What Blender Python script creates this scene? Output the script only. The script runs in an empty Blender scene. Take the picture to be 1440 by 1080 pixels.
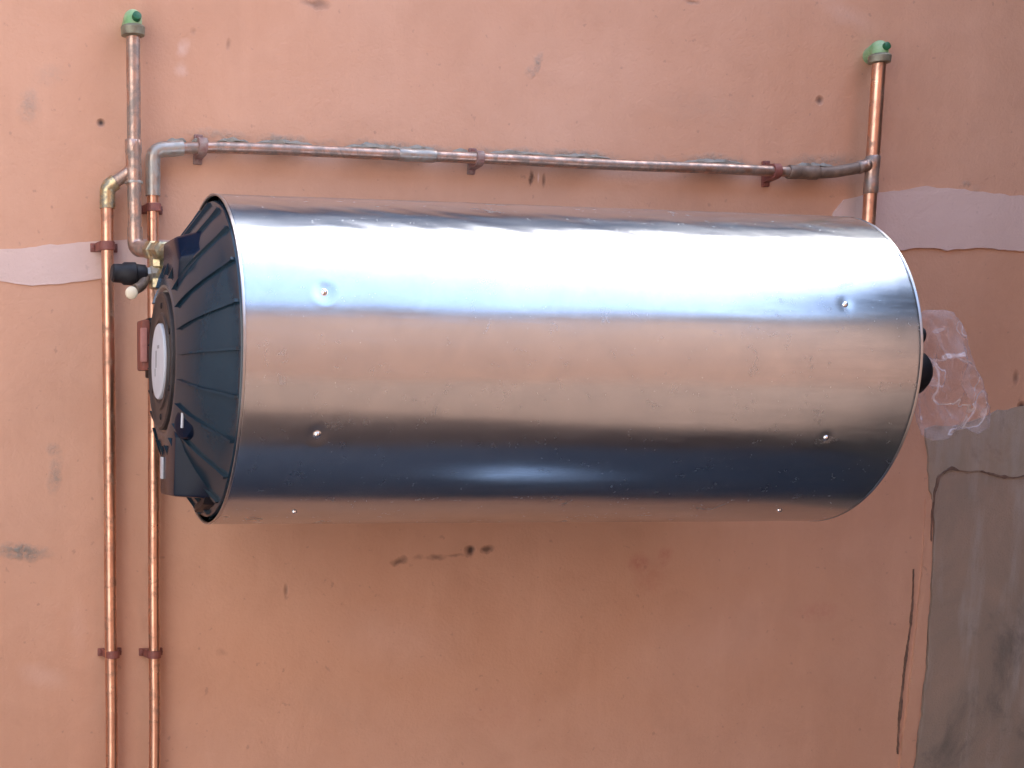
import bpy, bmesh, math, random
import numpy as np
from mathutils import Vector, Matrix, noise

# ------------------------------------------------------------------ scene, camera, light
S = bpy.context.scene
COL = S.collection
F_PX = 2006.03; YAW = 0.2184; PIT = 0.1523; ROL = -0.00144
CAM = Vector((-1.07348, -2.16206, -0.08361))
PPX, PPY = 720 - 485.48, 540 + 358.65            # principal point: the photograph is a crop of a larger one
fw = Vector((math.sin(YAW)*math.cos(PIT), math.cos(YAW)*math.cos(PIT), -math.sin(PIT)))
rt = Vector((math.cos(YAW), -math.sin(YAW), 0)); up = rt.cross(fw)
rr = rt*math.cos(ROL) + up*math.sin(ROL); uu = -rt*math.sin(ROL) + up*math.cos(ROL)
cd = bpy.data.cameras.new('camera'); cam = bpy.data.objects.new('camera', cd); COL.objects.link(cam)
m = Matrix((rr, uu, -fw)).transposed().to_4x4(); m.translation = CAM; cam.matrix_world = m
cd.sensor_width = 36; cd.lens = F_PX/1440*36
cd.shift_x = (720-PPX)/1440; cd.shift_y = (PPY-540)/1440
cd.clip_start = 0.05; cd.clip_end = 400
S.camera = cam

SUN_EL, SUN_AZ = math.radians(51), math.radians(115)    # azimuth from the outward wall normal (-Y), to the right: the sun is behind the house, which is in open shade
w = bpy.data.worlds.new('World'); S.world = w; w.use_nodes = True
nt = w.node_tree; bg = nt.nodes['Background']
sky = nt.nodes.new('ShaderNodeTexSky'); sky.sky_type = 'NISHITA'; sky.sun_disc = False
sdir = Vector((math.sin(SUN_AZ)*math.cos(SUN_EL), -math.cos(SUN_AZ)*math.cos(SUN_EL), math.sin(SUN_EL)))
sky.sun_elevation = SUN_EL; sky.sun_rotation = math.atan2(sdir.x, sdir.y)
sky.air_density = 1.0; sky.dust_density = 3.0; sky.ozone_density = 1.0
nt.links.new(sky.outputs[0], bg.inputs[0]); bg.inputs[1].default_value = 0.15
sl = bpy.data.lights.new('sun', 'SUN'); sun = bpy.data.objects.new('sun', sl); COL.objects.link(sun)
sl.energy = 4.6; sl.angle = math.radians(0.6); sl.color = (1.0, 0.97, 0.93)
sun.rotation_euler = (-sdir).to_track_quat('-Z', 'Y').to_euler()
S.view_settings.view_transform = 'Standard'; S.view_settings.look = 'None'
S.view_settings.gamma = 1; S.view_settings.use_curve_mapping = False
S.view_settings.exposure = 2.60

WALL_Y = 0.33; GROUND_Z = -1.50

def W(px, py, y=WALL_Y):
    """point of the place on the plane at depth y that the photograph shows at pixel px, py"""
    d = rr*((px-PPX)/F_PX) - uu*((py-PPY)/F_PX) + fw
    return CAM + d*((y-CAM.y)/d.y)

# ------------------------------------------------------------------ materials
def newmat(name):
    m = bpy.data.materials.new(name); m.use_nodes = True
    return m, m.node_tree, m.node_tree.nodes['Principled BSDF']
def N(t, typ, **kw):
    n = t.nodes.new(typ)
    for k, v in kw.items():
        if k in n.inputs.keys() if isinstance(k, str) else False: n.inputs[k].default_value = v
        else: setattr(n, k, v)
    return n
def noise_node(t, scale, detail=4, rough=.55, vec=None, distortion=0):
    n = t.nodes.new('ShaderNodeTexNoise'); n.inputs['Scale'].default_value = scale
    n.inputs['Detail'].default_value = detail; n.inputs['Roughness'].default_value = rough
    n.inputs['Distortion'].default_value = distortion
    if vec: t.links.new(vec, n.inputs['Vector'])
    return n.outputs['Fac']
def coords(t):
    return t.nodes.new('ShaderNodeTexCoord').outputs['Object']
def ramp(t, fac, stops):
    r = t.nodes.new('ShaderNodeValToRGB'); e = r.color_ramp.elements
    while len(e) < len(stops): e.new(.5)
    for i, (p, c) in enumerate(stops):
        e[i].position = p; e[i].color = (*c, 1) if len(c) == 3 else c
    t.links.new(fac, r.inputs[0]); return r.outputs[0]
def mrange(t, v, a, b, c=0., d=1.):
    r = t.nodes.new('ShaderNodeMapRange'); r.clamp = True
    for i, x in zip(('From Min', 'From Max', 'To Min', 'To Max'), (a, b, c, d)): r.inputs[i].default_value = x
    t.links.new(v, r.inputs['Value']); return r.outputs[0]
def mix(t, fac, a, b):
    r = t.nodes.new('ShaderNodeMix'); r.data_type = 'RGBA'
    for i, x in ((0, fac), (6, a), (7, b)):
        if isinstance(x, (float, int)): r.inputs[i].default_value = x
        elif isinstance(x, tuple): r.inputs[i].default_value = (*x, 1)
        else: t.links.new(x, r.inputs[i])
    return r.outputs[2]
def math_(t, op, a, b=None):
    r = t.nodes.new('ShaderNodeMath'); r.operation = op
    for i, x in ((0, a), (1, b)):
        if x is None: continue
        if isinstance(x, (float, int)): r.inputs[i].default_value = x
        else: t.links.new(x, r.inputs[i])
    return r.outputs[0]
def bump(t, bsdf, h, strength, dist):
    b = t.nodes.new('ShaderNodeBump'); b.inputs['Strength'].default_value = strength
    b.inputs['Distance'].default_value = dist
    t.links.new(h, b.inputs['Height']); t.links.new(b.outputs[0], bsdf.inputs['Normal'])

def simple(name, col, rough=.5, metal=0., var=.15, nscale=30, rvar=.1, bmp=.0, col2=None, spec=.5):
    m, t, b = newmat(name); c = coords(t)
    f = noise_node(t, nscale, 5, .6, c)
    c2 = col2 or tuple(x*(1-var*2) for x in col)
    f2 = mrange(t, f, .3, .7)
    t.links.new(mix(t, f2, c2, col), b.inputs['Base Color'])
    t.links.new(mrange(t, f, .3, .7, rough-rvar, rough+rvar), b.inputs['Roughness'])
    b.inputs['Metallic'].default_value = metal
    b.inputs['Specular IOR Level'].default_value = spec
    if bmp: bump(t, b, noise_node(t, nscale*6, 4, .6, c), bmp, .002)
    return m

# stains on the painted wall: px, py, half width, half height (px), tilt degrees, kind, strength
STAINS = [
 (142,173,5,5,0,'dark',1.0),(40,148,14,22,10,'grey',.45),(70,106,22,14,-15,'grey',.18),(75,632,10,9,0,'grey',.55),(77,668,9,24,12,'grey',.6),
 (30,776,36,11,4,'grey',1.0),(755,90,5,16,25,'grey',.75),(745,98,4,8,50,'grey',.4),(1153,141,5,5,0,'dark',.7),(747,251,3,9,0,'dark',.8),(765,254,2.4,8,0,'dark',.6),(757,250,1.5,6,0,'pale',.6),
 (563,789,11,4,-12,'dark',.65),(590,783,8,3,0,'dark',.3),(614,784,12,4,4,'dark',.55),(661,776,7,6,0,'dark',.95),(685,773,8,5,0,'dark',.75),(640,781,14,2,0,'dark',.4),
 (402,830,3,8,0,'dark',.5),(900,792,14,12,20,'red',.5),(935,782,10,12,0,'red',.45),(915,812,22,22,0,'red',.22),(445,5,18,6,0,'dark',.5),(255,97,10,9,0,'pale',.25),(258,68,8,12,20,'pale',.3),(322,62,3,7,10,'dark',.3),(272,44,4,5,0,'dark',.2),
 (973,3,9,3,0,'dark',.4),(1337,321,6,7,0,'dark',.85),(1358,259,7,4,0,'grey',.5),(1372,268,8,6,0,'grey',.22),(1429,531,4,8,0,'dark',.5),(1436,571,5,5,0,'dark',.85),(311,917,8,4,0,'dark',.18),
 (310,188,46,6,2,'grey',.42),(400,197,34,7,2,'grey',.75),(455,200,20,4,2,'grey',.4),(545,206,48,7,3,'grey',.7),(610,212,26,8,3,'grey',.6),(690,212,20,6,3,'grey',.5),(745,217,42,7,3,'grey',.7),(820,220,52,8,3,'grey',.8),(1010,227,42,8,3,'grey',.75),(930,226,22,5,3,'grey',.35),(1140,229,30,9,3,'grey',.5),(1170,226,34,8,-4,'grey',.5),
 (650,420,1,1,0,'dark',.1),(1190,20,40,12,20,'pale',.12),(520,640,60,30,0,'pale',.1),(560,900,90,40,10,'pale',.12),(1000,900,120,50,-10,'pale',.08),(480,1000,70,20,30,'grey',.07),
 (1150,860,30,12,0,'red',.25),(700,1000,60,30,0,'red',.1),(320,300,30,18,0,'red',.18),(990,150,60,20,0,'grey',.1),(60,950,34,16,20,'pale',.14),(110,880,12,40,0,'pale',.08),
]
def wall_paint(name, base, pale, stains=True, wear=1.0):
    m, t, b = newmat(name); c = coords(t)
    big = noise_node(t, 1.6, 5, .6, c); mid = noise_node(t, 9, 6, .62, c, .4); fine = noise_node(t, 160, 4, .6, c)
    mp = t.nodes.new('ShaderNodeMapping'); mp.inputs['Scale'].default_value = (7, 7, 1.2); t.links.new(c, mp.inputs[0])
    drips = noise_node(t, 2.2, 6, .6, mp.outputs[0])
    col = mix(t, mrange(t, big, .3, .7), base, pale)
    col = mix(t, math_(t, 'MULTIPLY', mrange(t, mid, .46, .78), .22*wear), col, tuple(x*.72 for x in base))
    col = mix(t, math_(t, 'MULTIPLY', mrange(t, drips, .52, .80), .22*wear), col, tuple(min(1, x*1.22) for x in pale))
    speck = noise_node(t, 75, 2, .5, c)
    col = mix(t, math_(t, 'MULTIPLY', mrange(t, speck, .70, .76), .28*wear), col, (.2, .12, .1))
    height = math_(t, 'ADD', math_(t, 'MULTIPLY', mid, .8), math_(t, 'MULTIPLY', fine, .24))
    if stains:
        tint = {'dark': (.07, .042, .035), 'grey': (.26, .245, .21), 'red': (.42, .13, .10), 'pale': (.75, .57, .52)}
        wob = t.nodes.new('ShaderNodeTexNoise'); wob.inputs['Scale'].default_value = 45; wob.inputs['Detail'].default_value = 4
        t.links.new(c, wob.inputs['Vector'])
        v1 = t.nodes.new('ShaderNodeVectorMath'); v1.operation = 'SUBTRACT'; v1.inputs[1].default_value = (.5,.5,.5)
        t.links.new(wob.outputs['Color'], v1.inputs[0])
        v2 = t.nodes.new('ShaderNodeVectorMath'); v2.operation = 'SCALE'; v2.inputs['Scale'].default_value = .022
        t.links.new(v1.outputs[0], v2.inputs[0])
        v3 = t.nodes.new('ShaderNodeVectorMath'); v3.operation = 'ADD'
        t.links.new(c, v3.inputs[0]); t.links.new(v2.outputs[0], v3.inputs[1])
        br = noise_node(t, 110, 5, .7, c)
        brk = mrange(t, br, .38, .58, .25, 1)
        acc = {}
        for px, py, a, bb, tilt, kind, st in STAINS:
            p = W(px, py); sc = (W(px+10, py)-p).length/10
            mpn = t.nodes.new('ShaderNodeMapping'); mpn.vector_type = 'TEXTURE'
            mpn.inputs['Location'].default_value = p; mpn.inputs['Rotation'].default_value = (0, math.radians(tilt), 0)
            mpn.inputs['Scale'].default_value = (a*sc*1.15, 1.0, bb*sc*1.15)
            t.links.new(v3.outputs[0] if a > 6 or bb > 8 else c, mpn.inputs[0])
            ln = t.nodes.new('ShaderNodeVectorMath'); ln.operation = 'LENGTH'; t.links.new(mpn.outputs[0], ln.inputs[0])
            k = mrange(t, ln.outputs['Value'], .25, 1.15, st, 0)
            acc[kind] = math_(t, 'MAXIMUM', acc[kind], k) if kind in acc else k
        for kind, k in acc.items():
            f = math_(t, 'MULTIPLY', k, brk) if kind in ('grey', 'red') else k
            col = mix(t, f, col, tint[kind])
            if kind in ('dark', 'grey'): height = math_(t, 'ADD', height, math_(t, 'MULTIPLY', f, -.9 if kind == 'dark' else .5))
    t.links.new(col, b.inputs['Base Color'])
    t.links.new(mrange(t, mid, .3, .7, .50, .68), b.inputs['Roughness'])
    b.inputs['Specular IOR Level'].default_value = .35
    bump(t, b, height, .85, .0045)
    return m

M = {}
M['wall'] = wall_paint('salmon_wall_paint', (.55, .292, .182), (.605, .352, .24))
M['patch'] = wall_paint('pale_pink_paint', (.60, .435, .375), (.64, .48, .43), False, .6)
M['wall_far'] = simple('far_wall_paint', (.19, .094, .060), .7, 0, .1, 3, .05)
M['cement'] = None
def cement(name, a, b_, sc=1.):
    m, t, b = newmat(name); c = coords(t)
    mp = t.nodes.new('ShaderNodeMapping'); mp.inputs['Scale'].default_value = (6, 6, 1.1); t.links.new(c, mp.inputs[0])
    streak = noise_node(t, 2.4, 6, .65, mp.outputs[0]); blot = noise_node(t, 5*sc, 7, .65, c, .5); fine = noise_node(t, 240, 4, .7, c)
    col = mix(t, mrange(t, blot, .32, .68), a, b_)
    col = mix(t, math_(t, 'MULTIPLY', mrange(t, streak, .48, .66), .65), col, (.42, .36, .31))
    col = mix(t, math_(t, 'MULTIPLY', mrange(t, blot, .56, .68), .6), col, (.14, .11, .09))
    t.links.new(col, b.inputs['Base Color']); b.inputs['Roughness'].default_value = .88
    bump(t, b, math_(t, 'ADD', math_(t, 'MULTIPLY', blot, .9), math_(t, 'MULTIPLY', fine, .4)), .8, .006)
    return m
M['cement'] = cement('raw_cement_render', (.37, .26, .19), (.25, .20, .155))
M['cement2'] = cement('upper_cement_render', (.30, .24, .18), (.40, .29, .21))
M['crack'] = simple('crack_dirt', (.23, .14, .10), .9, 0, .3, 60)
M['soil'] = simple('yard_soil', (.062, .031, .019), .9, 0, .12, 2, .05)
M['shade_cement'] = simple('dark_shade_wall_cement', (.07, .065, .06), .9, 0, .15, 4, .05, .2, None, .2)  # kept dark so the added right-hand wall returns little light
M['reflector'] = simple('dull_zinc', (.62, .76, .9), .38, 1, .1, 20)  # bluish metal of the sheet added for a reflected pale spot
M['bounce_cream'] = simple('bounce_wall_paint', (.47, .47, .475), .8, 0, .08, 3, .05, .1)  # paint of the added wall that bounces sun from the left
M['roof'] = simple('brown_fascia', (.05, .04, .038), .7, 0, .1, 5)
M['print'] = simple('faded_grey_print', (.27, .29, .32), .5, 0, .1, 40)
M['beam'] = simple('blue_grey_paint', (.03, .05, .095), .6, 0, .1, 5)
M['paving'] = simple('dark_paving', (.062, .075, .098), .75, 0, .15, 3, .08, 0, None, .2)

def metal_sheet():
    m, t, b = newmat('bright_metal_sheet'); c = coords(t)
    mp = t.nodes.new('ShaderNodeMapping'); mp.inputs['Scale'].default_value = (1, 9, 9); t.links.new(c, mp.inputs[0])
    streak = noise_node(t, 7, 6, .65, mp.outputs[0]); blot = noise_node(t, 16, 6, .7, c, .6); big = noise_node(t, 3, 3, .5, c)
    col = mix(t, mrange(t, blot, .35, .7), (.565, .61, .645), (.49, .54, .585))
    t.links.new(col, b.inputs['Base Color']); b.inputs['Metallic'].default_value = 1
    r = mrange(t, streak, .3, .7, .17, .27)
    scr = math_(t, 'ADD', mrange(t, blot, .62, .74, 0, .2), mrange(t, noise_node(t, 40, 6, .75, c, 1.5), .60, .72, 0, .10))
    t.links.new(math_(t, 'ADD', r, scr), b.inputs['Roughness'])
    b.inputs['Anisotropic'].default_value = .25
    bump(t, b, math_(t, 'ADD', math_(t, 'MULTIPLY', streak, .35), math_(t, 'MULTIPLY', noise_node(t, 9, 3, .5, c, .5), .8)), .07, .002)
    return m
M['sheet'] = metal_sheet()
M['hem'] = simple('bright_cut_edge', (.50, .50, .50), .35, 1, .05, 40)
def copper(name, c1, c2, dirt, amount, scale=14):
    m, t, b = newmat(name); c = coords(t)
    a = noise_node(t, scale, 6, .65, c, .4); d = noise_node(t, scale*3.2, 6, .7, c, .3)
    col = mix(t, mrange(t, a, .35, .65), c1, c2)
    f = mrange(t, d, .62-amount*.3, .74-amount*.2)
    col = mix(t, f, col, dirt)
    t.links.new(col, b.inputs['Base Color'])
    t.links.new(mrange(t, f, 0, 1, 1, .25), b.inputs['Metallic'])
    t.links.new(mrange(t, a, .3, .7, .26, .42), b.inputs['Roughness'])
    bump(t, b, math_(t, 'ADD', a, d), .25, .0015)
    return m
M['copper'] = copper('copper_pipe', (.76, .45, .31), (.58, .32, .22), (.30, .17, .11), .35)
M['copper_dull'] = copper('dull_copper_pipe', (.66, .43, .33), (.42, .28, .22), (.24, .19, .16), .75)
M['solder'] = copper('grey_soldered_fitting', (.52, .44, .38), (.36, .29, .24), (.33, .32, .29), .9, 30)
M['brass'] = copper('dirty_brass', (.60, .50, .30), (.42, .34, .20), (.22, .21, .16), .6, 34)
M['brown'] = simple('dark_tarnished_fitting', (.30, .22, .17), .55, .5, .25, 60, .1, .3)
M['red'] = simple('red_oxide_clip', (.30, .095, .065), .55, 0, .2, 60, .1, .3, (.15, .05, .045))
M['grey_clip'] = simple('mortar_smeared_clip', (.30, .24, .21), .7, 0, .25, 70, .1, .4, (.22, .08, .07))
M['green'] = simple('green_plastic', (.17, .36, .15), .5, 0, .15, 50, .08, .1, (.36, .46, .28), .3)
M['green_dark'] = simple('dark_green_plastic', (.02, .12, .05), .4, 0, .15, 50, .08, .1, None, .3)
M['olive'] = simple('dirty_threaded_ring', (.28, .27, .19), .5, .4, .2, 60, .1, .3, (.15, .13, .09))
def plastic(name, col, rough, spec=.5, var=1.):
    m, t, b = newmat(name); c = coords(t); f = noise_node(t, 22, 6, .7, c)
    t.links.new(mix(t, mrange(t, f, .45, .8), col, tuple(x*(1+.6*var)+.01*var for x in col)), b.inputs['Base Color'])
    t.links.new(mrange(t, f, .3, .75, rough-.04*var, rough+.12*var), b.inputs['Roughness'])
    b.inputs['Specular IOR Level'].default_value = spec
    bump(t, b, noise_node(t, 300, 3, .6, c), .12, .001)
    return m
M['black'] = plastic('black_cap_plastic', (.008, .022, .036), .22, .6, .25)
M['blackface'] = plastic('dusty_black_plastic', (.026, .022, .023), .45, .4)
M['navy'] = plastic('glossy_dark_plastic', (.002, .006, .018), .22, .18, .3)
M['rubber'] = plastic('matt_black_plastic', (.006, .006, .009), .5, .35)
M['white'] = simple('white_sticker', (.52, .55, .60), .5, 0, .03, 40, .05, 0, (.45, .48, .53))
M['cream'] = simple('cream_plastic', (.80, .70, .52), .4, 0, .05, 50)
M['pink'] = simple('pale_red_plastic', (.50, .22, .19), .5, 0, .1, 60)
M['steel'] = simple('grey_painted_steel', (.24, .24, .25), .5, .6, .1, 30)
M['screw'] = simple('rivet_metal', (.86, .85, .84), .22, 1, .05, 60)
def bag_mat():
    m, t, b = newmat('clear_plastic_film'); c = coords(t); f = noise_node(t, 26, 5, .6, c, 1.2)
    b.inputs['Base Color'].default_value = (.85, .81, .83, 1); b.inputs['Roughness'].default_value = .16
    b.inputs['Specular IOR Level'].default_value = .8
    tr = t.nodes.new('ShaderNodeBsdfTransparent'); tr.inputs[0].default_value = (.97, .95, .96, 1)
    mx = t.nodes.new('ShaderNodeMixShader'); out = [n for n in t.nodes if n.type == 'OUTPUT_MATERIAL'][0]
    fr = t.nodes.new('ShaderNodeLayerWeight'); fr.inputs[0].default_value = .35
    f2 = noise_node(t, 8, 2, .5, c, 1.0)
    fold_glint = mrange(t, math_(t, 'ABSOLUTE', math_(t, 'SUBTRACT', f, .5)), 0, .03, .05, 0)
    fold_glint2 = mrange(t, math_(t, 'ABSOLUTE', math_(t, 'SUBTRACT', f2, .5)), 0, .018, .55, 0)  # folds as white, more opaque lines that also paint glints on the film
    o = math_(t, 'ADD', mrange(t, fr.outputs['Facing'], 0, 1, .03, .42), math_(t, 'MAXIMUM', fold_glint, fold_glint2))
    t.links.new(math_(t, 'MINIMUM', o, .85), mx.inputs[0])
    t.links.new(tr.outputs[0], mx.inputs[1]); t.links.new(b.outputs[0], mx.inputs[2]); t.links.new(mx.outputs[0], out.inputs[0])
    bump(t, b, math_(t, 'ADD', f, f2), .7, .007)
    return m
M['film'] = bag_mat()

# ------------------------------------------------------------------ mesh helpers
def link(name, verts, faces, mat, parent=None, smooth=True, world=False):
    me = bpy.data.meshes.new(name); me.from_pydata([tuple(v) for v in verts], [], faces); me.update()
    bm = bmesh.new(); bm.from_mesh(me); bmesh.ops.recalc_face_normals(bm, faces=bm.faces); bm.to_mesh(me); bm.free()
    if smooth:
        me.polygons.foreach_set('use_smooth', [True]*len(me.polygons))
        me.set_sharp_from_angle(angle=math.radians(38))
    me.materials.append(mat)
    o = bpy.data.objects.new(name, me); COL.objects.link(o)
    if parent:
        o.parent = parent
    return o
def shape(): return ([], [])
def add(sh, verts, faces):
    n = len(sh[0]); sh[0].extend(verts); sh[1].extend([tuple(i+n for i in f) for f in faces]); return sh
def frame_axes(d):
    d = Vector(d).normalized(); a = Vector((0, 0, 1)) if abs(d.z) < .9 else Vector((1, 0, 0))
    u = d.cross(a).normalized(); return u, d.cross(u).normalized(), d
def lathe(p0, d, prof, seg=32, sh=None, capped=True):
    """profile list of (distance along d, radius) turned about the line p0, d"""
    u, v, d = frame_axes(d); p0 = Vector(p0); vs = []; fs = []
    for h, r in prof:
        for i in range(seg):
            a = 2*math.pi*i/seg; vs.append(p0 + d*h + (u*math.cos(a)+v*math.sin(a))*r)
    for k in range(len(prof)-1):
        for i in range(seg):
            j = (i+1) % seg; fs.append((k*seg+i, k*seg+j, (k+1)*seg+j, (k+1)*seg+i))
    if capped:
        fs.append(tuple(range(seg))[::-1]); fs.append(tuple((len(prof)-1)*seg+i for i in range(seg)))
    return add(sh or shape(), vs, fs)
def fillet(pts, r, n=7):
    pts = [Vector(p) for p in pts]; out = [pts[0]]
    for a, b, c in zip(pts, pts[1:], pts[2:]):
        d1 = (a-b); d2 = (c-b); k = min(r, d1.length*.48, d2.length*.48)
        p = b+d1.normalized()*k; q = b+d2.normalized()*k
        for i in range(n+1):
            s = i/n; out.append(p*(1-s)**2 + b*2*s*(1-s) + q*s*s)
    out.append(pts[-1]); return out
def tube(pts, r, seg=20, sh=None, step=.03, wob=0.):
    q = [Vector(pts[0])]
    for a, b in zip(pts, pts[1:]):
        L = (Vector(b)-Vector(a)).length; n = max(1, int(L/step))
        for i in range(1, n+1): q.append(Vector(a).lerp(Vector(b), i/n))
    if wob:
        q = [p + Vector((noise.noise(p*4+Vector((3, 1, 7))), noise.noise(p*4), noise.noise(p*4+Vector((9, 2, 1)))))*wob for p in q]
    vs = []; fs = []; t0 = (q[1]-q[0]).normalized(); u = frame_axes(t0)[0]
    for k, p in enumerate(q):
        t = ((q[min(k+1, len(q)-1)]-p) .normalized() if k == 0 else (p-q[k-1]).normalized())
        if 0 < k < len(q)-1: t = ((q[k+1]-p).normalized()+(p-q[k-1]).normalized()).normalized()
        u = (u - t*u.dot(t)).normalized(); v = t.cross(u)
        rad = r(k/(len(q)-1)) if callable(r) else r
        for i in range(seg):
            a = 2*math.pi*i/seg; vs.append(p + (u*math.cos(a)+v*math.sin(a))*rad)
    for k in range(len(q)-1):
        for i in range(seg):
            j = (i+1) % seg; fs.append((k*seg+i, k*seg+j, (k+1)*seg+j, (k+1)*seg+i))
    fs.append(tuple(range(seg))[::-1]); fs.append(tuple((len(q)-1)*seg+i for i in range(seg)))
    return add(sh or shape(), vs, fs)
def box(c, sx, sy, sz, bev=.0, rot=None, sh=None):
    bm = bmesh.new(); bmesh.ops.create_cube(bm, size=1)
    for v in bm.verts: v.co = Vector((v.co.x*sx, v.co.y*sy, v.co.z*sz))
    if bev: bmesh.ops.bevel(bm, geom=list(bm.edges), offset=bev, segments=2, affect='EDGES', profile=.6)
    R = rot or Matrix.Identity(3)
    vs = [R @ v.co + Vector(c) for v in bm.verts]; fs = [tuple(v.index for v in f.verts) for f in bm.faces]; bm.free()
    return add(sh or shape(), vs, fs)
def prism(poly, axis_fn0, axis_fn1, bev=0, sh=None):
    """two loops made by the functions from the same polygon, joined and capped, with optional bevel"""
    n = len(poly); bm = bmesh.new()
    a = [bm.verts.new(axis_fn0(p)) for p in poly]; b = [bm.verts.new(axis_fn1(p)) for p in poly]
    bm.faces.new(a[::-1]); bm.faces.new(b)
    for i in range(n): bm.faces.new((a[i], a[(i+1) % n], b[(i+1) % n], b[i]))
    bmesh.ops.recalc_face_normals(bm, faces=bm.faces)
    if bev: bmesh.ops.bevel(bm, geom=list(bm.edges), offset=bev, segments=2, affect='EDGES', profile=.6)
    bm.verts.index_update()
    vs = [v.co.copy() for v in bm.verts]; fs = [tuple(v.index for v in f.verts) for f in bm.faces]; bm.free()
    return add(sh or shape(), vs, fs)
def obj(name, sh, mat, parent=None, smooth=True):
    return link(name, sh[0], sh[1], mat, parent, smooth)
def empty(name, loc, label=None, cat=None, group=None):
    o = bpy.data.objects.new(name, None); COL.objects.link(o); o.location = loc
    o.empty_display_size = .05
    if label: o['label'] = label
    if cat: o['category'] = cat
    if group: o['group'] = group
    return o
def attach(children, root):
    """parent parts built in place coordinates to a thing's Empty, keeping where they stand"""
    for c in children:
        c.parent = root; c.matrix_parent_inverse = Matrix.Translation(-root.location)

# ------------------------------------------------------------------ the setting
g = obj('ground', box((0, -12, GROUND_Z-.15), 60, 60, .3), M['soil'], smooth=False); g['kind'] = 'structure'
pv = obj('pavement', box((0.3, -.31, GROUND_Z+.04), 11, 1.28, .09, .01), M['paving'], smooth=False); pv['kind'] = 'structure'

# the painted wall: front skin with slight trowelled unevenness
def lin(a, b, n): return [a+(b-a)*i/n for i in range(n)]
xs = lin(-5, -1.1, 20)+lin(-1.1, 1.6, 270)+lin(1.6, 6, 20)+[6.]
zs = lin(GROUND_Z, -.9, 12)+lin(-.9, .85, 175)+lin(.85, 2.35, 18)+[2.35]
def relief(x, z):
    return (noise.noise(Vector((x*1.7, z*2.3, 5)))*.0045 + noise.noise(Vector((x*7, z*9, 2)))*.0014 + noise.noise(Vector((x*26, z*28, 9)))*.0004)
vs = [Vector((x, WALL_Y+relief(x, z), z)) for z in zs for x in xs]; nx = len(xs)
fs = [(j*nx+i, j*nx+i+1, (j+1)*nx+i+1, (j+1)*nx+i) for j in range(len(zs)-1) for i in range(nx-1)]
n0 = len(vs)
vs += [Vector((x, WALL_Y+.22, z)) for x, z in ((-5, GROUND_Z), (6, GROUND_Z), (6, 2.35), (-5, 2.35))]
bl = [i for i in range(nx)]; tl = [(len(zs)-1)*nx+i for i in range(nx)]
lf = [j*nx for j in range(len(zs))]; rg = [j*nx+nx-1 for j in range(len(zs))]
fs += [(n0, n0+3, n0+2, n0+1), tuple(bl[::-1])+(n0, n0+1), tuple(tl)+(n0+2, n0+3), tuple(lf)+(n0+3, n0), tuple(rg[::-1])+(n0+1, n0+2)]
wall = empty('house_wall', (0, WALL_Y, GROUND_Z), 'salmon painted plaster wall behind the metal tank, scuffed and spotted', 'wall')
skin = link('painted_plaster', vs, fs, M['wall'])
parts = [skin]
def ragged(poly, step=.012, amp=.004, seed=0):
    out = []
    for a, b in zip(poly, poly[1:]+poly[:1]):
        a, b = Vector(a), Vector(b); n = max(1, int((b-a).length/step)); nrm = Vector((-(b-a).y, (b-a).x)).normalized()
        for i in range(n):
            p = a.lerp(b, i/n); k = noise.noise(Vector((p.x*28+seed, p.y*28, seed)))*amp + noise.noise(Vector((p.x*95+seed, p.y*95, seed)))*amp*.45
            out.append(p+nrm*k)
    return out
def wall_slab(name, pxs, thick, mat, amp=.004, seed=0, base=0.0035):
    poly = [(W(x, y).x, W(x, y).z) for x, y in pxs]; poly = ragged(poly, amp=amp, seed=seed)
    fr = lambda p: Vector((p.x, WALL_Y-base-thick+noise.noise(Vector((p.x*9, p.y*9, seed)))*.001, p.y))
    sh = prism(poly, lambda p: Vector((p.x, WALL_Y+.03, p.y)), fr)
    return obj(name, sh, mat, smooth=False)
parts.append(wall_slab('paint_patch', [(-60,360),(0,352),(60,346),(110,341),(150,338),(200,337),(252,338),(250,372),(200,378),(168,388),(140,392),(90,399),(45,402),(0,396),(-60,392)], .0008, M['patch'], .003, 3))
parts.append(wall_slab('paint_patch', [(1150,360),(1172,300),(1186,281),(1215,274),(1262,268),(1300,262),(1345,266),(1380,272),(1440,276),(1520,270),(1520,360),(1440,354),(1380,349),(1330,351),(1296,349),(1260,352),(1200,360)], .0010, M['patch'], .004, 11))
# unpainted cement render at the lower right: a lower coat, and a thinner upper coat that laps it
parts.append(wall_slab('cement_patch', [(1300,604),(1330,598),(1372,590),(1402,578),(1440,571),(1560,560),(1560,690),(1440,700),(1309,706),(1306,680),(1303,650)], .0012, M['cement2'], .006, 21))
parts.append(wall_slab('cement_patch', [(1312,700),(1319,668),(1346,660),(1378,664),(1404,672),(1440,668),(1560,664),(1560,1400),(1250,1400),(1290,1040),(1302,930),(1310,800)], .0022, M['cement'], .005, 31))
parts.append(wall_slab('cement_strip', [(1300,700),(1309,702),(1307,800),(1299,930),(1286,1040),(1262,1250),(1240,1250),(1274,1000),(1290,850),(1297,760)], .0008, M['patch'] if False else M['wall'], .003, 37))
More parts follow.
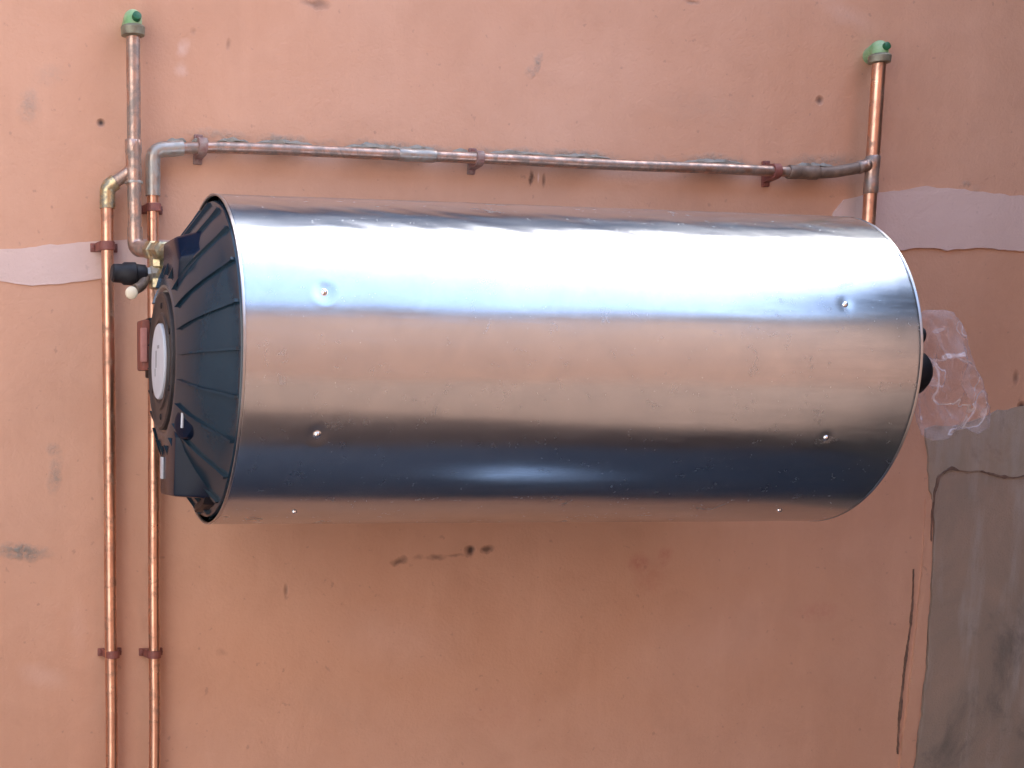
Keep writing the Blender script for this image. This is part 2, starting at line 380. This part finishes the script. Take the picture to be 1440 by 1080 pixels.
# crack beside the cement
for seg, sd in ((((1283,800),(1282,850),(1279,882),(1274,915),(1270,950),(1266,985),(1263,1020),(1261,1060)), 1), (((1306,760),(1308,720),(1312,688),(1318,668),(1334,658),(1352,663),(1376,661),(1402,670),(1424,672),(1450,666)), 3)):
    L, Rr = [], []
    pts = fillet([W(*p) for p in seg], .02, 3); q = []
    for a, b in zip(pts, pts[1:]):
        for i in range(9): q.append(a.lerp(b, i/9))
    q.append(pts[-1])
    dr = (q[-1]-q[0]).normalized(); sd_ = Vector((-dr.z, 0, dr.x))
    for i, p in enumerate(q):
        s = math.sin(math.pi*min(1, max(.02, i/(len(q)-1))))**.5
        wd = (.0017 if sd < 3 else .0042)*s*max(.04, min(1.3, .5+1.9*noise.noise(p*24+Vector((sd, 0, 0)))+.7*noise.noise(p*90)))+.0002
        jig = noise.noise(p*45)*(.0012 if sd < 3 else .003)+noise.noise(p*120)*.001
        off = (.0078 if sd >= 3 else .0050)
        L.append(Vector((p.x, WALL_Y-off, p.z))+sd_*(wd+jig)); Rr.append(Vector((p.x, WALL_Y-off, p.z))-sd_*(wd-jig))
    n = len(q); back_ = [v+Vector((0, .01, 0)) for v in L+Rr]
    f = [(i, i+1, n+i+1, n+i) for i in range(n-1)] + [(i, i+1, 2*n+i+1, 2*n+i) for i in range(n-1)] + [(n+i, n+i+1, 3*n+i+1, 3*n+i) for i in range(n-1)]
    parts.append(link('crack', L+Rr+back_, f, M['crack'], smooth=False))
attach(parts, wall)

# the rest of the yard, outside the picture, reflected in the tank, and walls and a sheet added to steer light
ow = empty('opposite_building', (0, -7, GROUND_Z), 'pale salmon building across the yard, facing the tank', 'building')
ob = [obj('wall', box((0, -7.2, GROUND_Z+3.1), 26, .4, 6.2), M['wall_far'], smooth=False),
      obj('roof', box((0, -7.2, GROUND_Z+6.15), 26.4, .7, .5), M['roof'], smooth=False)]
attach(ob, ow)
sw = obj('shade_wall', box((1.53, -.57, -.10), .25, 1.8, 2.8), M['shade_cement'], smooth=False)  # added out of view to block sky light on the right
sw['label'] = 'added unseen dark wall to the right of the tank, keeping light off that side'; sw['category'] = 'wall'
lw = obj('bounce_wall', box((-1.85, -1.25, .05), .2, 3.14, 3.1), M['bounce_cream'], smooth=False); lw['label'] = 'added unseen cream wall to the left of the pipes, bouncing sun onto them'; lw['category'] = 'wall'  # added out of view as a sunlit reflector for the left side
rb_ = obj('ring_beam', box((.5, WALL_Y-.012, 1.585), 10.8, .045, 1.57, .004), M['beam'], smooth=False); rb_['label'] = 'blue grey painted beam along the top of the salmon wall'; rb_['category'] = 'beam'
off = obj('sheet_reflector', box((.44, -.34, GROUND_Z+.09), .19, .26, .006, .001, Matrix.Rotation(.3, 3, 'Z') @ Matrix.Rotation(.05, 3, 'X')), M['reflector'], smooth=False)  # added out of view to make the pale spot low on the tank
off['label'] = 'added unseen metal sheet offcut lying on the dark paving below the tank'; off['category'] = 'metal sheet'

# ------------------------------------------------------------------ the tank
TL, TR = 1.0486, .25; TY, TT = -0.04214, 0.00913
cz, sz, c_, s_ = math.cos(TY), math.sin(TY), math.cos(TT), math.sin(TT)
TM = (Matrix(((cz, -sz, 0), (sz, cz, 0), (0, 0, 1))) @ Matrix(((c_, 0, s_), (0, 1, 0), (-s_, 0, c_)))).to_4x4()
tank = empty('water_heater', (0, 0, 0), 'horizontal cylindrical water tank in bright sheet metal with black ribbed end cap', 'water heater')
tank.matrix_world = TM
RIV = [(sx*.40 + dx, a) for a, dl, dr_ in ((21.0, -.007, 0), (-25.7, -.01, -.009), (-64.7, -.009, -.001), (112, 0, 0), (157, 0, 0)) for sx, dx in ((-1, dl), (1, dr_))]
def tp(x, a, r):  # tank-local point at angle a (radians) above the camera side
    return Vector((x, -math.cos(a)*r, math.sin(a)*r))
NX, NA = 300, 540; vs = []; fs = []
rv = np.array([(x, math.radians(a)) for x, a in RIV])
# random shallow dings, and wrinkles near the upper left
rng = random.Random(4)
ding = [(-.36, 14, .03, .0009), (-.30, 5, .045, .0008), (.12, 50, .02, .0008), (-.46, 40, .05, -.0010), (.30, 32, .05, -.0006), (-.1, 34, .05, .0006), (.05, -42, .12, .0011), (.22, 66, .03, .0012), (.16, 46.5, .008, .0012), (.47, 50, .04, .0009), (-.44, 55, .05, .0012)]
ding += [(rng.uniform(-.5, .5), rng.uniform(30, 85), rng.uniform(.012, .035), rng.uniform(-.0006, .0008)) for _ in range(26)]
ding += [(rng.uniform(-.5, .5), rng.uniform(-80, 20), rng.uniform(.02, .07), rng.uniform(-.0003, .0003)) for _ in range(16)]
for i in range(NX+1):
    x = -TL/2 + TL*i/NX
    for k in range(NA):
        a = 2*math.pi*k/NA; r = TR
        e0 = min(1, min(i, NX-i)*TL/NX/.03)
        r += e0*.0007*noise.noise(Vector((x*2.2, math.cos(a)*1.1, math.sin(a)*1.1))) + e0*.00035*noise.noise(Vector((x*6, math.cos(a)*3, math.sin(a)*3+4)))
        aw = math.degrees(a) if a < math.pi else math.degrees(a)-360
        if 28 < aw < 100:
            e = math.sin((aw-28)/72*math.pi); r += e0*.00045*e*noise.noise(Vector((x*22+aw*.12, aw*.16, 3)))
        for rx, ra in rv:
            dx = x-rx
            if abs(dx) < .05:
                da = (a-ra+math.pi) % (2*math.pi)-math.pi; d2 = dx*dx+(da*TR)**2
                if d2 < .0025: r -= (.0018 if rx < 0 and ra > 0 else .0013 if rx < 0 else .0007)*math.exp(-d2/(2*(.011 if rx < 0 else .0065)**2)); r += (.0004 if rx < 0 and ra > 0 else .0003 if rx < 0 else 0)*math.exp(-(math.sqrt(d2)-.018)**2/(2*.0045**2))
        for dx0, da0, sg, dp in ding:
            dx = x-dx0
            if abs(dx) < 3*sg:
                da = (a-math.radians(da0)+math.pi) % (2*math.pi)-math.pi; d2 = dx*dx+(da*TR)**2
                if d2 < 9*sg*sg: r -= dp*.55*math.exp(-d2/(2*sg*sg))
        # sheet turned in slightly at both ends
        e = min(i, NX-i)*TL/NX
        if e < .004: r -= .0008*(1-e/.004)**2
        vs.append(tp(x, a, r))
for i in range(NX):
    for k in range(NA):
        j = (k+1) % NA; fs.append((i*NA+k, i*NA+j, (i+1)*NA+j, (i+1)*NA+k))
me = bpy.data.meshes.new('metal_casing'); me.from_pydata([tuple(v) for v in vs], [], fs)
me.polygons.foreach_set('use_smooth', [True]*len(fs)); me.materials.append(M['sheet'])
cas = bpy.data.objects.new('metal_casing', me); COL.objects.link(cas); cas.parent = tank
for sx in (-1, 1):   # folded edges
    prof = [(-.003, TR-.0002), (-.002, TR+.0005), (.0008, TR+.0004), (.0014, TR-.0006), (.0006, TR-.0026), (-.003, TR-.0030)]
    obj('casing_rim', lathe((sx*TL/2, 0, 0), (sx, 0, 0), [(h, r) for h, r in prof], 256, capped=False), M['hem'], tank)
riv0 = None
for x, a in RIV:
    n = tp(0, math.radians(a), 1); p = n*(TR-.0022)+Vector((x, 0, 0))
    if riv0 is None:
        riv0 = obj('rivet', lathe((0, 0, 0), (0, 0, 1), [(0, .0065), (.0008, .0064), (.0014, .0045), (.003, .0042), (.0042, .003), (.0047, .0012)], 18), M['screw'], tank); o = riv0
    else:
        o = riv0.copy(); COL.objects.link(o); o.parent = tank
    o.location = p; o.rotation_euler = n.to_track_quat('Z', 'Y').to_euler()
# ribbed end caps
PROF = [(-.022, .2395), (-.004, .241), (.002, .2385), (.0045, .232), (.014, .2205), (.036, .192), (.0525, .166), (.063, .142), (.0695, .122), (.0715, .116)]
def hprof(r):
    pr = sorted((b, a) for a, b in PROF[2:])
    for (r0, h0), (r1, h1) in zip(pr, pr[1:]):
        if r0 <= r <= r1: return h0+(h1-h0)*(r-r0)/(r1-r0)
    return pr[0][1] if r < pr[0][0] else pr[-1][1]
for sx in (-1, 1):
    base = (sx*TL/2, 0, 0)
    capo = obj('end_cap', lathe(base, (sx, 0, 0), PROF+[(.0705, .110), (.068, .1075), (.068, .05)], 192), M['black'], tank)
    # radial ribs: the near end shows them, each a raised wedge with a groove at its side
    cnt = 22 if sx < 0 else 16
    rib0 = None
    for i in range(cnt):
        if rib0 is None:
            v = []; f = []; st = 7
            for q in range(st+1):
                r = .130+(.2365-.130)*q/st; h = hprof(r); wd = .0010+.0014*q/st
                for s, dh in ((-1, -.003), (-1, .0055), (1, .0055), (1, -.003)):
                    v.append(Vector((sx*(h+dh), s*wd, r)))
            for q in range(st):
                for s in range(4):
                    f.append((q*4+s, q*4+(s+1) % 4, (q+1)*4+(s+1) % 4, (q+1)*4+s))
            f += [(0, 1, 2, 3), (st*4, st*4+1, st*4+2, st*4+3)]
            rib0 = link('rib', v, f, M['black'], capo, smooth=False); o = rib0
        else:
            o = rib0.copy(); COL.objects.link(o); o.parent = capo
        o.location = base; o.rotation_euler = (2*math.pi*(i+.35)/cnt, 0, 0)
    fr = obj('face_plate', lathe(base, (sx, 0, 0), [(.060, .104), (.0735, .104), (.0755, .1015), (.0745, .098), (.0725, .095), (.0725, .074), (.0755, .072), (.0755, .064), (.0735, .0625), (.0725, .061)], 128), M['blackface'], tank)
    for i in range(6 if sx < 0 else 0):
        a = math.radians(30+60*i); obj('cap_screw', lathe(Vector(base)+Vector((sx*.072, -math.cos(a)*.084, math.sin(a)*.084)), (sx, 0, 0), [(0, .0048), (.002, .0046), (.003, .002)], 14), M['rubber'], fr)
def hx(h): return -TL/2-h
lb = obj('label_disc', lathe((-TL/2, 0, 0), (-1, 0, 0), [(.071, .0575), (.0768, .0575), (.0782, .0562), (.0784, .054)], 96), M['white'], tank)
lb['label'] = 'round white label disc at the centre of the black end cap'
for dy, dz, a_, b_ in ((.012, .004, .010, .026), (.020, -.016, .006, .012), (-.006, .022, .018, .005)):
    obj('print_mark', box((hx(.0785), dy, dz), .0006, a_, b_), M['print'], lb)
# terminal cover: wedge box at the lower side of the cap
sh = prism([(.035, -.098), (-.075, -.082), (-.112, -.118), (-.098, -.206), (.035, -.208)], lambda p: Vector((hx(.004), p[0]*1.06, p[1])), lambda p: Vector((hx(.067), p[0]*.86+.004, p[1]*.985)), .005)
jb = obj('terminal_cover', sh, M['navy'], tank)
jb['label'] = 'dark glossy terminal cover at the bottom of the end cap'
obj('warning_sticker', box((hx(.0681), .012, -.163), .0016, .022, .034, .0004), M['white'], jb)
sh = prism([(.028, -.112), (-.062, -.1), (-.078, -.128), (-.074, -.192), (.028, -.194)], lambda p: Vector((hx(.066), p[0]*.9, p[1]*.985)), lambda p: Vector((hx(.0715), p[0]*.82, p[1]*.975)), .002)
# thermostat knob on the near side of the cover
kb = obj('thermostat_knob', lathe((hx(.030), -.105, -.095), (-1, -.55, .05), [(0, .032), (.012, .032), (.014, .029), (.014, .026), (.030, .024), (.034, .021), (.035, .017)], 48), M['navy'], tank)
obj('knob_glint', box(Vector((hx(.030), -.105, -.095))+Vector((-1, -.55, .05)).normalized()*.0362+Vector((0, 0, .004)), .003, .004, .022, .0008, Vector((-1, -.55, .05)).to_track_quat('X', 'Z').to_matrix()), M['white'], kb)  # white bar standing in for a glint on the glossy knob
sh = prism([(.030, .192), (-.085, .190), (-.135, .152), (-.118, .112), (-.052, .070), (.030, .095)], lambda p: Vector((hx(.002), p[0]*1.05, p[1]*1.02)), lambda p: Vector((hx(.066), p[0]*.80+.004, p[1]*.94)), .006)
uc = obj('element_cover', sh, M['navy'], tank)
uc['label'] = 'glossy dark cover at the top of the end cap'
# skirt lip at the bottom
obj('drain_lip', prism([(-.02, -.222), (-.10, -.205), (-.085, -.218), (-.02, -.234)], lambda p: Vector((hx(-.012), p[0], p[1])), lambda p: Vector((hx(.022), p[0], p[1]*.985)), .002), M['rubber'], tank)
# connections at the right end
ctr = Vector((TL/2, 0, 0))
obj('black_plug', lathe(ctr, (1, 0, 0), [(.06, .022), (.12, .022), (.128, .034), (.168, .038), (.184, .036), (.194, .027), (.199, .012)], 40), M['rubber'], tank)
obj('black_stub', lathe(ctr+Vector((0, 0, .062)), (1, 0, .0), [(.05, .010), (.165, .010), (.166, .0145), (.185, .0145), (.187, .011)], 20), M['rubber'], tank)
# wall brackets hidden behind the casing
for x in (-.3, .3):
    obj('wall_bracket', box((x, .272, 0), .06, .05, .42, .003), M['steel'], tank)

# ------------------------------------------------------------------ pipes
YP = .298
def pipe_thing(name, label, parts_, loc, cat='copper pipe'):
    e = empty(name, loc, label, cat); attach(parts_, e); return e
def sleeve(p, q, r, mat, name='coupling'):
    p, q = Vector(p), Vector(q); L = (q-p).length
    return obj(name, lathe(p, q-p, [(0, r*.9), (.002, r), (L*.3, r), (L*.34, r*.93), (L*.66, r*.93), (L*.7, r), (L-.002, r), (L, r*.9)], 24), mat)
# A : leftmost riser
A0, A1 = W(151, 264, YP), W(157, 1080, YP); dA = (A1-A0)/(A0.z-A1.z)
Ab = A0+dA*(A0.z-GROUND_Z-.08)
pa = [obj('pipe', tube([A0+dA*.012, Ab], .0108, 20, wob=.0012), M['copper'])]
B_T = W(187, 238, .283)
pa.append(obj('elbow', tube(fillet([A0+dA*.034, A0, A0+(B_T-A0)*.34], .016, 8), .0135, 20), M['brass']))
pa.append(obj('branch', tube([A0+(B_T-A0)*.25, B_T], .0105, 20), M['copper_dull']))
pipe_thing('riser_pipe', 'leftmost vertical copper pipe, from elbow to the bottom of the wall', pa, Ab)
# B : upper left drop, stands out from the wall
B0, B1 = W(187, 42, .283), W(190, 350, .278)
Bend = W(250, 354, .150)
pb = [obj('pipe', tube([B0, B0.lerp(B1, .93)], .0118, 22, wob=.0008), M['copper_dull'])]
pb.append(sleeve(W(187.3, 196, .283), W(188, 257, .283), .0142, M['copper_dull'], 'tee'))
pb.append(obj('solder_ring', lathe(W(188, 257, .283), (0, 0, 1), [(-.002, .0148), (0, .0155), (.0025, .0148)], 24), M['solder']))
pb.append(obj('elbow', tube(fillet([B0.lerp(B1, .90), B1, B1+(Bend-B1)*.36], .026, 9), .0132, 22), M['copper_dull']))
pb.append(obj('inlet_nut', lathe(B1+(Bend-B1)*.34, Bend-B1, [(0, .0145), (.003, .0165), (.016, .0165), (.018, .014), (.030, .0135), (.031, .0165), (.046, .0165), (.048, .013), (.075, .013)], 6), M['brass']))
pb.append(obj('ring_nut', lathe(W(187, 52, .283), (0, 0, 1), [(0, .0125), (.002, .0195), (.014, .0205), (.017, .0185), (.019, .014)], 28), M['olive']))
pbt = W(187, 24, .283)
pb.append(obj('green_elbow', tube(fillet([W(187, 44, .283), pbt, Vector((pbt.x+.007, WALL_Y+.02, pbt.z-.006))], .024, 10), .0150, 26), M['green']))
pb.append(obj('elbow_mark', lathe((pbt.x+.003, .2715, pbt.z-.004), (.1, -1, .4), [(0, .008), (.0072, .0075), (.0080, .006)], 18), M['green_dark']))
pipe_thing('inlet_pipe', 'vertical copper pipe with green elbow, upper left, dropping to the tank cap', pb, B1)
# C + D : second riser, elbow and the long horizontal run
C_top, C_bot = W(215, 211, YP), W(217, 1080, YP); dC = (C_bot-C_top)/(C_top.z-C_bot.z); Cb = C_top+dC*(C_top.z-GROUND_Z-.08)
D = [W(283, 207, YP), W(420, 211, YP), W(560, 217, YP), W(673, 223, YP), W(860, 231, YP), W(1090, 241, YP), W(1150, 243, YP), W(1196, 238, .293), W(1226, 230, .289)]
pc = [obj('riser', tube([C_top+dC*.02, Cb], .0100, 20, wob=.0014), M['copper'])]
pc.append(obj('elbow', tube(fillet([C_top+dC*.075, C_top, C_top.lerp(D[0], .62)], .018, 9), .0128, 22), M['solder']))
pc.append(obj('horizontal_run', tube(fillet([C_top.lerp(D[0], .3)]+D, .05, 4), .0096, 20, wob=.0014), M['copper_dull']))
pc.append(sleeve(W(560, 217.2, YP), W(612, 219.7, YP), .0113, M['solder']))
pc.append(sleeve(W(1108, 241.8, YP), W(1150, 243, YP), .0128, M['brown']))
pc.append(obj('offset_bend', tube(fillet([W(1148, 243, YP), W(1172, 242.2, .295), W(1206, 236, .289)], .03, 5), .0108, 20), M['brown']))
pc.append(sleeve(W(1206, 236, .289), W(1222, 231.5, .286), .0125, M['copper_dull']))
def smear(px, py, ln, seed):       # lumps of dried mortar lying along the top of the run
    vs = []; fs = []; n = 26; m_ = 8; p0 = W(px-ln, py-ln*.035, YP); p1 = W(px+ln, py+ln*.035, YP)
    for i in range(n+1):
        c = p0.lerp(p1, i/n)+Vector((0, .012, .006)); e = max(.03, math.sin(math.pi*i/n))**.6
        for k in range(m_):
            a = 2*math.pi*k/m_; r = (.0072+.006*noise.noise(c*70+Vector((seed, k*.7, 0))))*e
            vs.append(c+Vector((0, math.cos(a)*r*1.5, math.sin(a)*r)))
    for i in range(n):
        for k in range(m_):
            j = (k+1) % m_; fs.append((i*m_+k, i*m_+j, (i+1)*m_+j, (i+1)*m_+k))
    return link('mortar_smear', vs, fs, M['mortar'])
M['mortar'] = simple('grey_green_mortar', (.30, .27, .23), .9, 0, .2, 60, .1, .5, (.20, .20, .17))
for q in ((250, 203, 14), (284, 203, 12), (330, 203, 22), (402, 206, 40), (590, 214, 26), (650, 218, 12), (1150, 238, 30), (530, 212, 44), (735, 221, 48), (820, 225, 42), (1010, 233, 44)): pc.append(smear(*q, q[0]))
pipe_thing('outlet_pipe', 'long copper pipe rising beside the cap then running across above the tank', pc, Cb)
# E : upper right drop
E0, E1 = W(1236.5, 84, .287), W(1222, 308, .287); dE = (E1-E0)/(E0.z-E1.z)
Eb = E1+dE*.13
pe = [obj('pipe', tube(fillet([E0, Eb, Vector((TL/2+.02, .20, Eb.z-.02))], .03, 7), .0122, 22, wob=.0006), M['copper'])]
pe.append(sleeve(E0.lerp(E1, .60), E0.lerp(E1, .84), .0136, M['copper_dull'], 'tee'))
pe.append(obj('ring_nut', lathe(W(1236.3, 90, .287), (0, 0, 1), [(0, .013), (.002, .0195), (.013, .0205), (.016, .018), (.018, .014)], 28), M['olive']))
pet = W(1238, 66, .287)
pe.append(obj('green_elbow', tube(fillet([W(1237, 84, .287), pet, Vector((pet.x+.017, WALL_Y+.02, pet.z-.008))], .022, 10), .0146, 26), M['green']))
pe.append(obj('elbow_mark', lathe((pet.x+.002, .2765, pet.z-.003), (.1, -1, .3), [(0, .0075), (.0072, .007), (.0080, .0055)], 18), M['green_dark']))
pipe_thing('drop_pipe', 'vertical copper pipe with green elbow at upper right, dropping behind the tank', pe, E1)

# pipe clips
def clip(px, py, horizontal, mat, label, scale=1., tilt=0.):
    p = W(px, py, YP); e = empty('pipe_clip', (p.x, WALL_Y, p.z), label, 'pipe clip', 'saddle clips holding the copper pipes')
    scale *= .9; r = .0132*scale; wd = .0075*scale
    # local frame: pipe along local X, wall at local y = 0, outward -y
    off = WALL_Y-YP
    v = []; f = []; n = 16
    prof_o = [(-.024*scale, 0.0), (-.024*scale, -.006), (-r-.003, -.007)] + [(-(r+.001)*math.cos(math.pi*i/n), -off-(r+.001)*math.sin(math.pi*i/n)) for i in range(n+1)] + [(r+.003, -.007), (.024*scale, -.006), (.024*scale, 0.0)]
    for s in (-1, 1):
        for z, y in prof_o: v.append(Vector((s*wd, y, z)))
    m_ = len(prof_o)
    for i in range(m_-1): f.append((i, i+1, m_+i+1, m_+i))
    f += [tuple(range(m_)), tuple(range(2*m_-1, m_-1, -1)), (0, m_, 2*m_-1, m_-1)]
    b = link('saddle', v, f, mat, e, smooth=False)
    bm_ = b.modifiers.new('bevel', 'BEVEL'); bm_.width = .0012; bm_.segments = 2; bm_.limit_method = 'ANGLE'
    for s in (-1, 1):
        sc = obj('clip_screw', lathe((0, -.006, s*.0195*scale), (0, -1, 0), [(0, .0042), (.002, .004), (.003, .0015)], 12), mat, e)
    e.rotation_euler = (0, (0 if horizontal else math.pi/2)+tilt, 0)
    return e
clip(150, 346, False, M['red'], 'red pipe clip on the leftmost pipe, level with the tank top', 1.1)
clip(216, 292, False, M['red'], 'red pipe clip on the pipe beside the cap, just above the black end cap')
clip(158, 920, False, M['red'], 'dark red clip low on the leftmost pipe', 1.0)
clip(216.5, 920, False, M['red'], 'dark red clip low on the second pipe from the left', 1.0)
clip(284, 206, True, M['grey_clip'], 'mortar smeared clip at the left end of the horizontal pipe', 1.15, .03)
clip(673, 223, True, M['grey_clip'], 'brownish clip in the middle of the horizontal pipe', 1.05, .04)
clip(1090, 241, True, M['red'], 'red clip near the right end of the horizontal pipe', 1.1, -.05)

# safety valve beside the cap
V = W(222, 384, .215)
sv = []
sv.append(obj('valve_body', lathe(V+Vector((0, 0, .040)), (0, 0, -1), [(0, .010), (.012, .010), (.014, .0145), (.030, .0145), (.033, .011), (.047, .011), (.050, .0155), (.064, .0155), (.066, .012)], 8), M['brass']))
sv.append(obj('valve_cap', lathe(W(206, 386, .215), W(160, 384, .215)-W(206, 386, .215), [(0, .012), (.003, .0155), (.018, .0165), (.020, .019), (.038, .0185), (.042, .0155), (.056, .015), (.059, .012)], 24), M['rubber']))
sv.append(obj('hex_nut', lathe(W(224, 384, .215), W(205, 386, .215)-W(224, 384, .215), [(0, .0125), (.002, .0145), (.014, .0145), (.016, .012), (.024, .0115)], 6), M['solder']))
sv.append(obj('outlet_neck', tube(fillet([W(205, 388, .213), W(200, 402, .20), W(190, 407, .19)], .01, 4), .0085, 16), M['brown']))
ck = W(186, 411, .185)
sv.append(obj('drain_plug', lathe(ck+Vector((0, .010, 0)), (-.1, -1, -.1), [(0, .0095), (.006, .0105), (.012, .0098), (.015, .0055)], 24), M['cream']))
sv.append(obj('nipple', tube([V+Vector((.0, 0, -.002)), W(252, 392, .16)], .0105, 18), M['brass']))
pipe_thing('safety_valve', 'small brass safety valve with black cap and cream plug, left of the tank cap', sv, V, 'valve')
# small red and pink block beside the second pipe
rb = W(200, 486, .262)
rs = [obj('housing', box(rb+Vector((.002,0,0)), .014, .046, .084, .004), M['red']),
      obj('front_face', box(rb+Vector((-.0025, -.0245, .0)), .0115, .006, .056, .0015), M['pink']),
      obj('black_back', box(rb+Vector((.016, .004, -.004)), .014, .036, .10, .003), M['rubber'])]
pipe_thing('switch_box', 'small dark red block with a pink face between pipe and white disc', rs, rb, 'switch box')

# ------------------------------------------------------------------ clear plastic bag hanging from the plug
BP = [(1291,446),(1300,437),(1318,434),(1338,437),(1350,455),(1357,480),(1366,508),(1376,535),(1386,562),(1393,585),(1389,603),(1376,610),(1358,602),(1346,604),(1332,618),(1312,620),(1298,611),(1291,594),(1286,575),(1289,548),(1296,520),(1292,480)]
by = .02
P2 = [W(x, y, by) for x, y in BP]; cen = sum(P2, Vector())/len(P2); cen.x -= .012
ring = []
for a, b in zip(P2, P2[1:]+P2[:1]):
    for i in range(6): ring.append(a.lerp(b, i/6))
vs = []; fs = []; n = len(ring); K = 26
for k in range(K+1):
    # k=0 front centre .. K/2 outline .. K back centre
    u = k/K; s = math.sin(math.pi*u)**.8 if 0 < k < K else .02; d = -math.cos(math.pi*u)
    for i, p in enumerate(ring):
        q = cen.lerp(p, max(s, .02)); ph = i/n*2*math.pi
        cr = noise.noise(Vector((q.x*24, q.z*15, 3*d)))*.016 + abs(noise.noise(Vector((q.x*50+4, q.z*30, 2*d))))*.017 + abs(noise.noise(Vector((q.x*95, q.z*70, 5*d))))*.007
        y = by + d*(.030+cr*1.3)*(1-.35*s)
        e = 1+.035*noise.noise(Vector((math.cos(ph)*4, math.sin(ph)*4, 8)))
        q = cen+(q-cen)*e
        vs.append(Vector((q.x+noise.noise(Vector((q.z*40, d*2, 1)))*.003*s, y, q.z)))
for k in range(K):
    for i in range(n):
        j = (i+1) % n; fs.append((k*n+i, k*n+j, (k+1)*n+j, (k+1)*n+i))
bag = link('plastic_bag', vs, fs, M['film'])
bag.data.set_sharp_from_angle(angle=math.radians(60))
bag['label'] = 'crumpled clear plastic bag hanging at the right end of the tank'; bag['category'] = 'bag'
